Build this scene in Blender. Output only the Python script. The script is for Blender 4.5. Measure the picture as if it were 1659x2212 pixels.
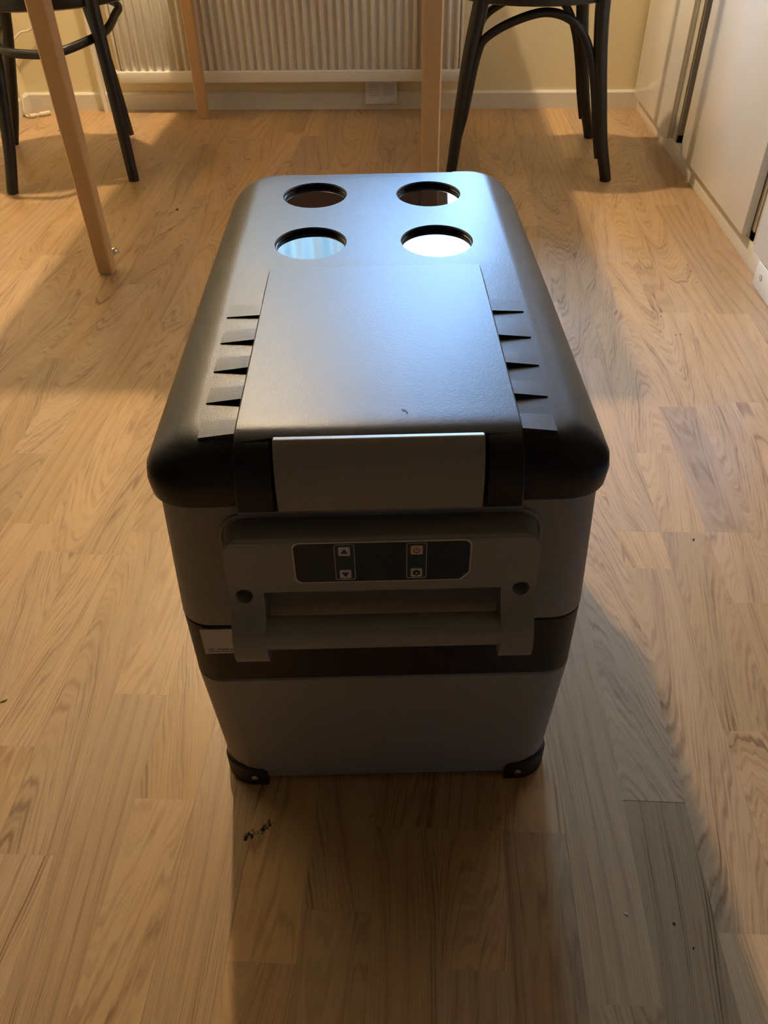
import bpy, bmesh, math, random
from mathutils import Vector, Matrix

scene = bpy.context.scene
for o in list(bpy.data.objects):
    bpy.data.objects.remove(o, do_unlink=True)
COL = scene.collection
R = random.Random(11)

# ------------------------------------------------------------------ camera
IW, IH = 1659.0, 2212.0
F_PX, PITCH, YAW, ROLL, CAM_H = 1704.1, 0.7155, -0.0637, -0.0209, 0.7285
cy_, sy_, cp_, sp_, cr_, sr_ = (math.cos(YAW), math.sin(YAW), math.cos(PITCH), math.sin(PITCH),
                                math.cos(ROLL), math.sin(ROLL))
r0 = Vector((cy_, -sy_, 0)); fwd = Vector((sy_*cp_, cy_*cp_, -sp_)); u0 = Vector((sy_*sp_, cy_*sp_, cp_))
right = r0*cr_ + u0*sr_; up = u0*cr_ - r0*sr_
cam = bpy.data.cameras.new('camera'); camo = bpy.data.objects.new('camera', cam); COL.objects.link(camo)
m = Matrix.Identity(4)
for i in range(3):
    m[i][0], m[i][1], m[i][2] = right[i], up[i], -fwd[i]
m[2][3] = CAM_H
camo.matrix_world = m
cam.sensor_fit = 'VERTICAL'; cam.sensor_height = 36.0; cam.lens = F_PX/IH*36.0
cam.clip_start = 0.02
scene.camera = camo

def ray(px, py):
    return right*(px-IW/2) - up*(py-IH/2) + fwd*F_PX
def onz(px, py, z=0.0):
    d = ray(px, py); return Vector((0, 0, CAM_H)) + d*((z-CAM_H)/d.z)
def ony(px, py, y):
    d = ray(px, py); return Vector((0, 0, CAM_H)) + d*(y/d.y)

# ------------------------------------------------------------------ world and light
world = bpy.data.worlds.new('sky'); scene.world = world; world.use_nodes = True
bg = world.node_tree.nodes['Background']
bg.inputs[0].default_value = (0.29, 0.55, 1.0, 1); bg.inputs[1].default_value = 37.0
WIN = (-1.00, 0.36, 0.86, 2.08)          # window opening x0 x1 z0 z1 in the back wall
portal = bpy.data.lights.new('window_portal', 'AREA'); portal.shape = 'RECTANGLE'
portal.size = WIN[1]-WIN[0]; portal.size_y = WIN[3]-WIN[2]
portal.cycles.is_portal = True
po = bpy.data.objects.new('window_portal', portal); COL.objects.link(po)
po.location = ((WIN[0]+WIN[1])/2, 3.16, (WIN[2]+WIN[3])/2)
po.rotation_euler = (math.radians(-90), 0, 0)
LAMP = Vector((-0.65, 2.47, 2.22)); LAMP_POWER = 130.0; LAMP_COL = (1.0, 0.75, 0.46)
vs = scene.view_settings
vs.view_transform = 'Standard'; vs.look = 'None'; vs.gamma = 1.0; vs.exposure = 0.08
vs.use_curve_mapping = False

# ------------------------------------------------------------------ materials
def new_mat(name):
    mt = bpy.data.materials.new(name); mt.use_nodes = True
    return mt, mt.node_tree, mt.node_tree.nodes['Principled BSDF']

def plain(name, col, rough=0.5, metal=0.0, bump=0.0, bscale=300.0, ior=1.5, bdist=0.0004, vary=0.0):
    mt, nt, b = new_mat(name)
    b.inputs['Base Color'].default_value = (*col, 1); b.inputs['Roughness'].default_value = rough
    b.inputs['Metallic'].default_value = metal; b.inputs['IOR'].default_value = ior
    tc = nt.nodes.new('ShaderNodeTexCoord')
    if bump:
        n = nt.nodes.new('ShaderNodeTexNoise'); n.inputs['Scale'].default_value = bscale
        n.inputs['Detail'].default_value = 2.0
        nt.links.new(tc.outputs['Object'], n.inputs['Vector'])
        bp = nt.nodes.new('ShaderNodeBump'); bp.inputs['Strength'].default_value = bump
        bp.inputs['Distance'].default_value = bdist
        nt.links.new(n.outputs['Fac'], bp.inputs['Height']); nt.links.new(bp.outputs[0], b.inputs['Normal'])
    if vary:
        n2 = nt.nodes.new('ShaderNodeTexNoise'); n2.inputs['Scale'].default_value = 9.0
        n2.inputs['Detail'].default_value = 4.0
        nt.links.new(tc.outputs['Object'], n2.inputs['Vector'])
        mx = nt.nodes.new('ShaderNodeMix'); mx.data_type = 'RGBA'
        mx.inputs[6].default_value = tuple(c*(1-vary) for c in col)+(1,)
        mx.inputs[7].default_value = tuple(min(1, c*(1+vary)) for c in col)+(1,)
        nt.links.new(n2.outputs['Fac'], mx.inputs[0]); nt.links.new(mx.outputs[2], b.inputs['Base Color'])
    return mt

def wood_floor(name, tiled=False):
    """Light oak laminate; grain runs along Y; every plank object gets its own tone and figure."""
    mt, nt, b = new_mat(name); N = nt.nodes; L = nt.links
    def math_(op, a, bb=None):
        n = N.new('ShaderNodeMath'); n.operation = op
        for i, v in enumerate((a, bb)):
            if v is None: continue
            if isinstance(v, (int, float)): n.inputs[i].default_value = v
            else: L.new(v, n.inputs[i])
        return n.outputs[0]
    tc = N.new('ShaderNodeTexCoord'); oi = N.new('ShaderNodeObjectInfo')
    sep = N.new('ShaderNodeSeparateXYZ'); L.new(tc.outputs['Object'], sep.inputs[0])
    rnd = oi.outputs['Random']
    def vec(sx, sy, off):
        c = N.new('ShaderNodeCombineXYZ')
        L.new(math_('MULTIPLY', sep.outputs[0], sx), c.inputs[0])
        L.new(math_('MULTIPLY', sep.outputs[1], sy), c.inputs[1])
        L.new(math_('MULTIPLY', rnd, off), c.inputs[2]); return c.outputs[0]
    def noise(v, scale, detail=2.0, rough=0.5):
        n = N.new('ShaderNodeTexNoise'); n.inputs['Scale'].default_value = scale
        n.inputs['Detail'].default_value = detail; n.inputs['Roughness'].default_value = rough
        L.new(v, n.inputs['Vector']); return n.outputs['Fac']
    # figure: contour lines of a stretched noise field (straight grain, cathedrals)
    field = noise(vec(9.0, 1.0, 53.0), 1.0, 0.0, 0.4)
    warp = noise(vec(70.0, 5.0, 31.0), 1.0, 2.0)
    u = math_('ADD', math_('MULTIPLY', field, 8.5), math_('MULTIPLY', sep.outputs[0], 26.0))
    u = math_('ADD', u, math_('MULTIPLY', warp, 0.22))
    def ramp(v, stops):
        r = N.new('ShaderNodeValToRGB'); L.new(v, r.inputs[0]); e = r.color_ramp.elements
        e[0].position, e[1].position = stops[0][0], stops[-1][0]
        e[0].color = (stops[0][1],)*3+(1,); e[1].color = (stops[-1][1],)*3+(1,)
        for pos, v_ in stops[1:-1]:
            q = e.new(pos); q.color = (v_, v_, v_, 1)
        return r.outputs[0]
    broad = ramp(math_('FRACT', u), [(0.0, 0.55), (0.12, 0.10), (0.45, 0.0), (0.78, 0.35), (0.93, 1.0), (1.0, 0.55)])
    fine = ramp(math_('FRACT', math_('ADD', math_('MULTIPLY', u, 9.0), math_('MULTIPLY', warp, 1.5))), [(0.0, 0.0), (0.30, 0.0), (0.55, 1.0), (0.70, 1.0), (1.0, 0.0)])
    def along(ku, ky, off):      # mask that follows the grain lines
        c = N.new('ShaderNodeCombineXYZ')
        L.new(math_('MULTIPLY', u, ku), c.inputs[0]); L.new(math_('MULTIPLY', sep.outputs[1], ky), c.inputs[1])
        L.new(math_('MULTIPLY', rnd, off), c.inputs[2]); return c.outputs[0]
    dash = ramp(noise(along(11.0, 9.0, 97.0), 1.0, 2.0, 0.6), [(0.40, 0.0), (0.60, 1.0)])
    dash2 = ramp(noise(along(24.0, 16.0, 61.0), 1.0, 1.0, 0.5), [(0.50, 0.0), (0.68, 1.0)])
    area = ramp(noise(vec(14.0, 2.2, 71.0), 1.0, 1.0, 0.5), [(0.30, 0.35), (0.65, 1.0)])
    streak = math_('MULTIPLY', math_('MULTIPLY', fine, dash), area)
    g = math_('MULTIPLY', streak, math_('ADD', 0.42, math_('MULTIPLY', broad, 0.45)))
    g = math_('ADD', g, math_('MULTIPLY', broad, math_('ADD', 0.16, math_('MULTIPLY', dash, 0.12))))
    g = math_('ADD', g, math_('MULTIPLY', dash2, 0.24))
    class _P: pass
    pr = _P(); pr.outputs = [streak]
    cl = N.new('ShaderNodeClamp'); L.new(g, cl.inputs[0])
    mx = N.new('ShaderNodeMix'); mx.data_type = 'RGBA'
    mx.inputs[6].default_value = (0.60, 0.39, 0.20, 1); mx.inputs[7].default_value = (0.24, 0.125, 0.052, 1)
    L.new(cl.outputs[0], mx.inputs[0])
    # tone of the single plank
    mul = N.new('ShaderNodeMix'); mul.data_type = 'RGBA'; mul.blend_type = 'MULTIPLY'
    mul.inputs[0].default_value = 1.0
    L.new(mx.outputs[2], mul.inputs[6])
    if tiled:
        br = N.new('ShaderNodeTexBrick'); br.offset = 0.37
        mp = N.new('ShaderNodeMapping'); mp.inputs['Rotation'].default_value = (0, 0, math.pi/2)
        L.new(tc.outputs['Object'], mp.inputs[0]); L.new(mp.outputs[0], br.inputs[0])
        br.inputs['Scale'].default_value = 1.0; br.inputs['Brick Width'].default_value = 0.45
        br.inputs['Row Height'].default_value = 0.0604; br.inputs['Mortar Size'].default_value = 0.0004
        br.inputs['Color1'].default_value = (0.84, 0.82, 0.80, 1); br.inputs['Color2'].default_value = (1.1, 1.06, 1.0, 1)
        L.new(br.outputs['Color'], mul.inputs[7])
    else:
        L.new(oi.outputs['Color'], mul.inputs[7])
    L.new(mul.outputs[2], b.inputs['Base Color'])
    sm = noise(vec(5.0, 5.0, 0.0), 1.0, 4.0)
    L.new(math_('ADD', 0.27, math_('MULTIPLY', sm, 0.16)), b.inputs['Roughness'])
    bp = N.new('ShaderNodeBump'); bp.inputs['Strength'].default_value = 0.12; bp.inputs['Distance'].default_value = 0.0004
    bp.invert = True
    L.new(pr.outputs[0], bp.inputs['Height']); L.new(bp.outputs[0], b.inputs['Normal'])
    return mt

def beech(name):
    mt, nt, b = new_mat(name); N = nt.nodes; L = nt.links
    tc = N.new('ShaderNodeTexCoord'); mp = N.new('ShaderNodeMapping')
    mp.inputs['Scale'].default_value = (60, 60, 2.5); L.new(tc.outputs['Object'], mp.inputs[0])
    n = N.new('ShaderNodeTexNoise'); n.inputs['Scale'].default_value = 1.0; n.inputs['Detail'].default_value = 3
    L.new(mp.outputs[0], n.inputs[0])
    mx = N.new('ShaderNodeMix'); mx.data_type = 'RGBA'
    mx.inputs[6].default_value = (0.68, 0.42, 0.20, 1); mx.inputs[7].default_value = (0.76, 0.50, 0.26, 1)
    L.new(n.outputs['Fac'], mx.inputs[0]); L.new(mx.outputs[2], b.inputs['Base Color'])
    b.inputs['Roughness'].default_value = 0.38
    return mt

M = {}
M['floor'] = wood_floor('oak_laminate'); M['floor_tiled'] = wood_floor('oak_laminate_far', True)
M['subfloor'] = plain('underlay', (0.035, 0.022, 0.012), 0.9)
M['wall'] = plain('cream_wall_paint', (0.86, 0.76, 0.50), 0.75, bump=0.15, bscale=120, vary=0.03)
M['ceiling'] = plain('dull_unseen_ceiling', (0.42, 0.34, 0.24), 0.8)  # unseen ceiling kept dull to cut its bounced light
M['wall_dark'] = plain('dark_unseen_wall', (0.19, 0.17, 0.14), 0.8)  # unseen walls darkened to lower the fill light
M['trim'] = plain('white_gloss_trim_paint', (0.80, 0.77, 0.68), 0.4, vary=0.04)
M['radiator'] = plain('radiator_enamel', (0.90, 0.87, 0.79), 0.35, vary=0.03)
M['cabinet'] = plain('white_lacquer', (0.86, 0.84, 0.77), 0.22, bump=0.03, bscale=6, bdist=0.004)
M['carcass'] = plain('cabinet_carcass', (0.60, 0.55, 0.44), 0.5)
M['void'] = plain('gap_shade_dark', (0.03, 0.035, 0.045), 0.6)  # colour standing in for the shade deep between the cabinets
M['beech'] = beech('beech_varnish')
M['endgrain'] = plain('bare_beech', (0.62, 0.42, 0.20), 0.6)
M['black_wood'] = plain('black_stained_wood', (0.012, 0.011, 0.011), 0.38, bump=0.08, bscale=90)
M['lid'] = plain('black_grained_plastic', (0.011, 0.011, 0.012), 0.37, bump=0.5, bscale=800, bdist=0.00022, ior=1.38)
M['rib'] = plain('black_matt_plastic', (0.012, 0.012, 0.013), 0.40, bump=0.4, bscale=1000, bdist=0.0002, ior=1.38)
M['band'] = plain('black_smooth_plastic', (0.010, 0.010, 0.010), 0.5, bump=0.1, bscale=700)
M['grey'] = plain('grey_plastic', (0.30, 0.285, 0.26), 0.5, bump=0.1, bscale=800, bdist=0.0003)
M['handle'] = plain('grey_handle_plastic', (0.30, 0.285, 0.255), 0.42, bump=0.08, bscale=800, bdist=0.0003)
M['latch'] = plain('satin_grey_latch', (0.30, 0.275, 0.24), 0.36)
M['dark_hole'] = plain('shadow_grey_plastic', (0.16, 0.15, 0.135), 0.6)
M['cup'] = plain('black_gloss_plastic', (0.008, 0.008, 0.010), 0.25)
M['cup_lens'] = plain('clear_gloss_insert', (0.004, 0.004, 0.007), 0.025, ior=1.62, bump=0.03, bscale=18, bdist=0.002)
M['rubber'] = plain('black_rubber', (0.016, 0.016, 0.017), 0.6, bump=0.15, bscale=500)
M['steel'] = plain('bright_steel', (0.72, 0.70, 0.66), 0.25, metal=1.0)
M['panel'] = plain('teal_black_film', (0.002, 0.022, 0.040), 0.32)
M['panel_col'] = plain('teal_button_field', (0.010, 0.045, 0.055), 0.3)
M['seg'] = plain('unlit_segments', (0.007, 0.020, 0.027), 0.3)
M['offwhite'] = plain('off_white_print', (0.62, 0.60, 0.54), 0.5)
M['blue'] = plain('blue_print', (0.008, 0.03, 0.38), 0.5)
M['red'] = plain('red_print', (0.50, 0.012, 0.025), 0.5)
M['ink'] = plain('dark_ink', (0.008, 0.014, 0.022), 0.5)
M['sticker'] = plain('white_sticker', (0.66, 0.61, 0.55), 0.6)
M['print'] = plain('black_print', (0.02, 0.02, 0.02), 0.6)
M['paper'] = plain('white_paper', (0.76, 0.74, 0.76), 0.7)
M['greyprint'] = plain('grey_text_print', (0.56, 0.55, 0.57), 0.7)
M['cable'] = plain('white_cable', (0.80, 0.75, 0.60), 0.4)
M['crumb_brown'] = plain('brown_crumb', (0.10, 0.035, 0.012), 0.8)
M['crumb_dark'] = plain('dark_crumb', (0.02, 0.014, 0.010), 0.8)
M['crumb_pale'] = plain('pale_crumb', (0.75, 0.70, 0.52), 0.8)
M['crumb_yellow'] = plain('yellow_crumb', (0.62, 0.43, 0.10), 0.8)
M['scuff'] = plain('grey_scuff', (0.20, 0.19, 0.16), 0.8)
M['ground'] = plain('unseen_ground', (0.10, 0.16, 0.05), 0.9)
M['shade'] = plain('lamp_shade_white', (0.8, 0.78, 0.72), 0.5)
# translucent curtain
mt, nt, b = new_mat('pale_curtain')
tr = nt.nodes.new('ShaderNodeBsdfTranslucent'); tr.inputs[0].default_value = (0.72, 0.82, 0.78, 1)
b.inputs['Base Color'].default_value = (0.74, 0.80, 0.77, 1); b.inputs['Roughness'].default_value = 0.9
ms = nt.nodes.new('ShaderNodeMixShader'); ms.inputs[0].default_value = 0.5
nt.links.new(b.outputs[0], ms.inputs[1]); nt.links.new(tr.outputs[0], ms.inputs[2])
nt.links.new(ms.outputs[0], nt.nodes['Material Output'].inputs[0]); M['curtain'] = mt
# thin window glass
mt, nt, b = new_mat('window_glass')
tp = nt.nodes.new('ShaderNodeBsdfTransparent'); gl = nt.nodes.new('ShaderNodeBsdfGlossy'); gl.inputs['Roughness'].default_value = 0.02
fr = nt.nodes.new('ShaderNodeFresnel'); fr.inputs[0].default_value = 1.3
ms = nt.nodes.new('ShaderNodeMixShader'); nt.links.new(fr.outputs[0], ms.inputs[0])
nt.links.new(tp.outputs[0], ms.inputs[1]); nt.links.new(gl.outputs[0], ms.inputs[2])
nt.links.new(ms.outputs[0], nt.nodes['Material Output'].inputs[0]); M['glass'] = mt
# lit bulb
mt, nt, b = new_mat('lit_bulb'); b.inputs['Emission Color'].default_value = (*LAMP_COL, 1)
b.inputs['Emission Strength'].default_value = 12.0; M['bulb'] = mt

# ------------------------------------------------------------------ mesh helpers
def tag(o, label, cat, group=None):
    o['label'] = label; o['category'] = cat
    if group: o['group'] = group
    return o
def thing(name, label, cat, loc=(0, 0, 0), rz=0.0, group=None):
    o = bpy.data.objects.new(name, None); COL.objects.link(o)
    o.location = loc; o.rotation_euler = (0, 0, rz); o.empty_display_size = 0.05
    return tag(o, label, cat, group)
def link(name, me, mat, parent=None, smooth=None):
    if mat is not None:
        me.materials.clear(); me.materials.append(M[mat] if isinstance(mat, str) else mat)
    if smooth is not None:
        me.shade_smooth(); me.set_sharp_from_angle(angle=math.radians(smooth))
    o = bpy.data.objects.new(name, me); COL.objects.link(o)
    if parent is not None: o.parent = parent
    return o
def struct(o): o['kind'] = 'structure'; return o
def from_bm(name, bm, mat, parent=None, smooth=None, off=None):
    if off is not None: bmesh.ops.translate(bm, verts=bm.verts, vec=off)
    bmesh.ops.recalc_face_normals(bm, faces=bm.faces)
    me = bpy.data.meshes.new(name); bm.to_mesh(me); bm.free()
    return link(name, me, mat, parent, smooth)
def add_box(bm, x0, x1, y0, y1, z0, z1, bev=0.0, seg=2):
    t = bmesh.new()
    vs_ = [t.verts.new(p) for p in ((x0,y0,z0),(x1,y0,z0),(x1,y1,z0),(x0,y1,z0),(x0,y0,z1),(x1,y0,z1),(x1,y1,z1),(x0,y1,z1))]
    for f in ((0,3,2,1),(4,5,6,7),(0,1,5,4),(1,2,6,5),(2,3,7,6),(3,0,4,7)): t.faces.new([vs_[i] for i in f])
    if bev: bmesh.ops.bevel(t, geom=list(t.edges), offset=bev, segments=seg, affect='EDGES', profile=0.5)
    me = bpy.data.meshes.new('t'); t.to_mesh(me); t.free(); bm.from_mesh(me); bpy.data.meshes.remove(me)
def box(name, x0, x1, y0, y1, z0, z1, mat, parent=None, bev=0.0, seg=2, off=None):
    bm = bmesh.new(); add_box(bm, x0, x1, y0, y1, z0, z1, bev, seg)
    return from_bm(name, bm, mat, parent, 35 if bev else None, off)
def add_prism(bm, pts, axis, a0, a1):
    """Extrude a polygon given in the other two coordinates along an axis."""
    def mk(p, a):
        return {'x': (a, p[0], p[1]), 'y': (p[0], a, p[1]), 'z': (p[0], p[1], a)}[axis]
    A = [bm.verts.new(mk(p, a0)) for p in pts]; B = [bm.verts.new(mk(p, a1)) for p in pts]
    n = len(pts)
    bm.faces.new(A); bm.faces.new(B[::-1])
    for i in range(n): bm.faces.new((A[i], A[(i+1) % n], B[(i+1) % n], B[i]))
def prism(name, pts, axis, a0, a1, mat, parent=None, bev=0.0, seg=2, smooth=35, off=None):
    bm = bmesh.new(); add_prism(bm, pts, axis, a0, a1)
    if bev:
        ed = [e for e in bm.edges if len(e.link_faces) == 2 and e.calc_face_angle(0) > math.radians(40)]
        bmesh.ops.recalc_face_normals(bm, faces=bm.faces)
        bmesh.ops.bevel(bm, geom=ed, offset=bev, segments=seg, affect='EDGES', profile=0.5)
    return from_bm(name, bm, mat, parent, smooth, off)
def catmull(P, n=8, closed=False):
    P = [Vector(p) for p in P]; out = []; N = len(P)
    for i in range(N if closed else N-1):
        a = P[(i-1) % N] if (closed or i) else P[0]*2-P[1]
        b_ = P[i]; c = P[(i+1) % N]
        d = P[(i+2) % N] if (closed or i+2 < N) else P[-1]*2-P[-2]
        for k in range(n):
            t = k/n
            out.append(0.5*((2*b_)+(c-a)*t+(2*a-5*b_+4*c-d)*t*t+(3*b_-a-3*c+d)*t**3))
    if not closed: out.append(P[-1])
    return out
def add_tube(bm, path, rad, nseg=10, closed=False, squash=1.0):
    path = [Vector(p) for p in path]; n = len(path)
    rads = rad if isinstance(rad, (list, tuple)) else [rad]*n
    rings = []; nrm = None
    for i, p in enumerate(path):
        a = path[(i-1) % n] if (closed or i) else p; c = path[(i+1) % n] if (closed or i < n-1) else p
        t = (c-a).normalized()
        if nrm is None:
            nrm = t.cross(Vector((0, 0, 1)))
            if nrm.length < 1e-3: nrm = t.cross(Vector((0, 1, 0)))
        nrm = (nrm - t*nrm.dot(t)).normalized(); bn = t.cross(nrm)
        rings.append([bm.verts.new(p + (nrm*math.cos(2*math.pi*k/nseg)*squash + bn*math.sin(2*math.pi*k/nseg))*rads[i]) for k in range(nseg)])
    for i in range(n if closed else n-1):
        A, B = rings[i], rings[(i+1) % n]
        for k in range(nseg): bm.faces.new((A[k], A[(k+1) % nseg], B[(k+1) % nseg], B[k]))
    if not closed:
        bm.faces.new(rings[0][::-1]); bm.faces.new(rings[-1])
def tube(name, path, rad, mat, parent=None, nseg=10, closed=False, off=None, squash=1.0):
    bm = bmesh.new(); add_tube(bm, path, rad, nseg, closed, squash)
    return from_bm(name, bm, mat, parent, 50, off)
def add_lathe(bm, prof, cx, cy, n=32, ex=1.0, ey=1.0, cap0=True, cap1=True):
    rings = [[bm.verts.new((cx+r*ex*math.cos(2*math.pi*k/n), cy+r*ey*math.sin(2*math.pi*k/n), z)) for k in range(n)] for r, z in prof]
    for A, B in zip(rings, rings[1:]):
        for k in range(n): bm.faces.new((A[k], A[(k+1) % n], B[(k+1) % n], B[k]))
    if cap0: bm.faces.new(rings[0][::-1])
    if cap1: bm.faces.new(rings[-1])
def rrect(x0, x1, y0, y1, r, n=8):
    pts = []
    for cx, cy, a in ((x1-r, y0+r, -90), (x1-r, y1-r, 0), (x0+r, y1-r, 90), (x0+r, y0+r, 180)):
        for k in range(n+1):
            t = math.radians(a+90*k/n); pts.append((cx+r*math.cos(t), cy+r*math.sin(t)))
    return pts
def loft(bm, rings, cap=True):
    R_ = [[bm.verts.new(p) for p in ring] for ring in rings]; n = len(R_[0])
    for A, B in zip(R_, R_[1:]):
        for k in range(n): bm.faces.new((A[k], A[(k+1) % n], B[(k+1) % n], B[k]))
    if cap: bm.faces.new(R_[0][::-1]); bm.faces.new(R_[-1])
def cut(o, cutters, smooth=30):
    """Boolean the cutters (bmesh list) out of o and bake the result."""
    tmp = []
    for c in cutters:
        bmesh.ops.recalc_face_normals(c, faces=c.faces)
        me = bpy.data.meshes.new('cutter'); c.to_mesh(me); c.free()
        co = bpy.data.objects.new('cutter', me); COL.objects.link(co); tmp.append(co)
        if o.parent: co.parent = o.parent
        md = o.modifiers.new('b', 'BOOLEAN'); md.operation = 'DIFFERENCE'; md.solver = 'EXACT'; md.object = co
    bpy.context.view_layer.update()
    dg = bpy.context.evaluated_depsgraph_get()
    me = bpy.data.meshes.new_from_object(o.evaluated_get(dg))
    mats = list(o.data.materials); o.modifiers.clear(); o.data = me
    me.materials.clear()
    for q in mats: me.materials.append(q)
    for co in tmp: bpy.data.objects.remove(co, do_unlink=True)
    me.shade_smooth(); me.set_sharp_from_angle(angle=math.radians(smooth))
    return o

# ================================================================== THE ROOM
WX0, WX1, WY0, WY1, WZ = -1.397, 1.30, -3.60, 2.942, 2.50
WX2 = -3.20
# floor: slab + the planks that can be told apart
bm = bmesh.new()
add_box(bm, WX0, WX1, -0.55, WY1, -0.05, -0.004)
add_box(bm, WX0, WX1, WY0, -0.55, -0.05, 0.0)
add_box(bm, WX2, WX0, WY0, 1.10, -0.05, 0.0)
fl = struct(from_bm('floor', bm, 'subfloor')); fl.data.materials.append(M['floor_tiled'])
for p in fl.data.polygons:
    if p.center.z > -0.001: p.material_index = 1

SW = 0.0604; SX0 = 0.1434
def strip_of(x): return math.floor((x-SX0)/SW)
ends_px = [((255,1500),(350,1500)),((290,1726),(415,1726)),((0,1846),(110,1846)),((520,2070),(640,2070)),((488,2076),(522,2076)),
 ((1350,1731),(1475,1731)),((955,2096),(1105,2096)),((1270,2172),(1430,2172)),((1550,2017),(1659,2017)),((1567,1580),(1659,1580)),
 ((1420,879),(1500,879)),((1367,979),(1450,979)),((1519,1150),(1617,1150)),((1378,1149),(1519,1149)),((1348,1228),(1450,1228)),
 ((1580,1302),(1659,1302)),((1572,869),(1655,869)),((1435,612),(1515,612)),((0,1130),(72,1130)),((152,1198),(243,1198)),
 ((266,1148),(350,1148)),((805,1790),(1210,1794)),((190,660),(250,660)),((320,695),(380,695)),((60,668),(110,668)),((1460,676),(1520,676)),((1270,670),(1345,670))]
cuts = {}
for (a, b_) in ends_px:
    pa, pb = onz(*a), onz(*b_)
    xm = pa.x
    for i in range(strip_of(pa.x+0.012), strip_of(pb.x-0.012)+1):
        cuts.setdefault(i, []).append((pa.y+pb.y)/2)
i0, i1 = strip_of(WX0+0.001), strip_of(0.70)
tone_dark = {}
shapes = {}
for i in range(i0, i1+1):
    ys = sorted(cuts.get(i, []))
    full = [-0.55]
    for y in ys + [WY1]:
        while y - full[-1] > 0.68:
            full.append(full[-1] + R.uniform(0.33, min(0.62, y-full[-1]-0.12)))
        if y - full[-1] > 0.04: full.append(y)
    full[-1] = WY1
    xa = max(WX0, SX0+i*SW); xb = min(0.705, SX0+(i+1)*SW)
    seam_l = 0.00009 if i % 3 == 0 else 0.00001
    seam_r = 0.00009 if i % 3 == 2 else 0.00001
    for ya, yb in zip(full, full[1:]):
        key = (round(xb-xa, 4), round(yb-ya, 3), i % 3)
        if key not in shapes:
            bm = bmesh.new(); w = (xb-xa)/2; l = (yb-ya)/2
            add_box(bm, -w+seam_l, w-seam_r, -l+0.00003, l-0.00003, -0.0035, 0.0)
            me = bpy.data.meshes.new('plank'); bmesh.ops.recalc_face_normals(bm, faces=bm.faces); bm.to_mesh(me); bm.free()
            me.materials.append(M['floor']); shapes[key] = me
        o = bpy.data.objects.new('plank', shapes[key]); COL.objects.link(o); o.parent = fl
        o.location = ((xa+xb)/2, (ya+yb)/2, 0)
        v = R.gauss(0.95, 0.075); w_ = R.gauss(0, 0.035)
        o.color = (v*(1+w_*0.4), v, v*(1-w_*1.6), 1)

# back wall with the window opening
bm = bmesh.new()
T = 0.25
add_box(bm, WX0-0.1, WX1+0.1, WY1, WY1+T, 0, WIN[2]); add_box(bm, WX0-0.1, WX1+0.1, WY1, WY1+T, WIN[3], WZ)
add_box(bm, WX0-0.1, WIN[0], WY1, WY1+T, WIN[2], WIN[3]); add_box(bm, WIN[1], WX1+0.1, WY1, WY1+T, WIN[2], WIN[3])
struct(from_bm('wall_back', bm, 'wall'))
struct(box('wall_left', WX0-0.1, WX0, 1.10, WY1, 0, WZ, 'wall'))
struct(box('wall_niche', WX2, WX0-0.1, 1.10, 1.20, 0, WZ, 'wall_dark'))  # unseen widening of the room to the left, shaped to lower the fill
struct(box('wall_far_left', WX2-0.1, WX2, WY0, 1.20, 0, WZ, 'wall_dark'))
struct(box('wall_right', WX1, WX1+0.1, WY0, WY1, 0, WZ, 'wall_dark'))
struct(box('wall_front', WX2-0.1, WX1+0.1, WY0-0.1, WY0, 0, WZ, 'wall_dark'))
struct(box('ceiling', WX2-0.1, WX1+0.1, WY0-0.1, WY1+T, WZ, WZ+0.1, 'ceiling'))
# baseboards
def base_prof(t, h): return [(0, 0), (-t, 0), (-t, h-0.006), (-t*0.55, h), (0, h)]
bm = bmesh.new(); add_prism(bm, [(WY1+a, z) for a, z in base_prof(0.012, 0.054)], 'x', WX0+0.012, 0.705)
struct(from_bm('baseboard_back', bm, 'trim'))
bm = bmesh.new(); add_prism(bm, [(WX0-a, z) for a, z in base_prof(0.012, 0.054)], 'y', 1.10, WY1)
struct(from_bm('baseboard_left', bm, 'trim'))
# window
win = struct(thing('window_1', 'x', 'x')); del win['label']; del win['category']
win.location = (0, WY1+0.18, 0)
bm = bmesh.new()
x0, x1, z0, z1 = WIN
for a in ((x0, x0+0.05, z0, z1), (x1-0.05, x1, z0, z1), (x0, x1, z0, z0+0.05), (x0, x1, z1-0.05, z1)):
    add_box(bm, a[0], a[1], -0.03, 0.03, a[2], a[3])
xm = -0.30
add_box(bm, xm-0.035, xm+0.035, -0.03, 0.03, z0, z1)
from_bm('window_frame', bm, 'trim', win)
for a, b_ in ((x0+0.05, xm-0.035), (xm+0.035, x1-0.05)):
    box('window_pane', a, b_, -0.002, 0.002, z0+0.05, z1-0.05, 'glass', win)
box('window_sill', x0-0.04, x1+0.04, -0.225, -0.032, z0-0.03, z0, 'trim', win, 0.004)
# curtain on the left sash
bm = bmesh.new(); prev = None; nx = 90
for k in range(nx+1):
    x = -1.04 + (0.78)*k/nx; yy = WY1+0.012-0.04 + 0.022*math.sin(k*0.75)+0.008*math.sin(k*0.31+1)
    cur = [bm.verts.new((x, yy, z)) for z in (0.90, 1.5, 2.16)]
    if prev:
        for j in range(2): bm.faces.new((prev[j], cur[j], cur[j+1], prev[j+1]))
    prev = cur
cu = thing('curtain', 'pale green curtain hanging in the window above the radiator', 'curtain', (-0.65, WY1, 0.90))
from_bm('cloth', bm, 'curtain', cu, 60, Vector((0.65, -WY1, -0.90)))
tube('curtain_rod', [(-0.45, -0.03, 1.265), (1.05, -0.03, 1.265)], 0.009, 'steel', cu)
for x in (-0.42, 1.02): box('rod_bracket', x-0.008, x+0.008, -0.03, 0.002, 1.255, 1.275, 'steel', cu)
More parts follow.
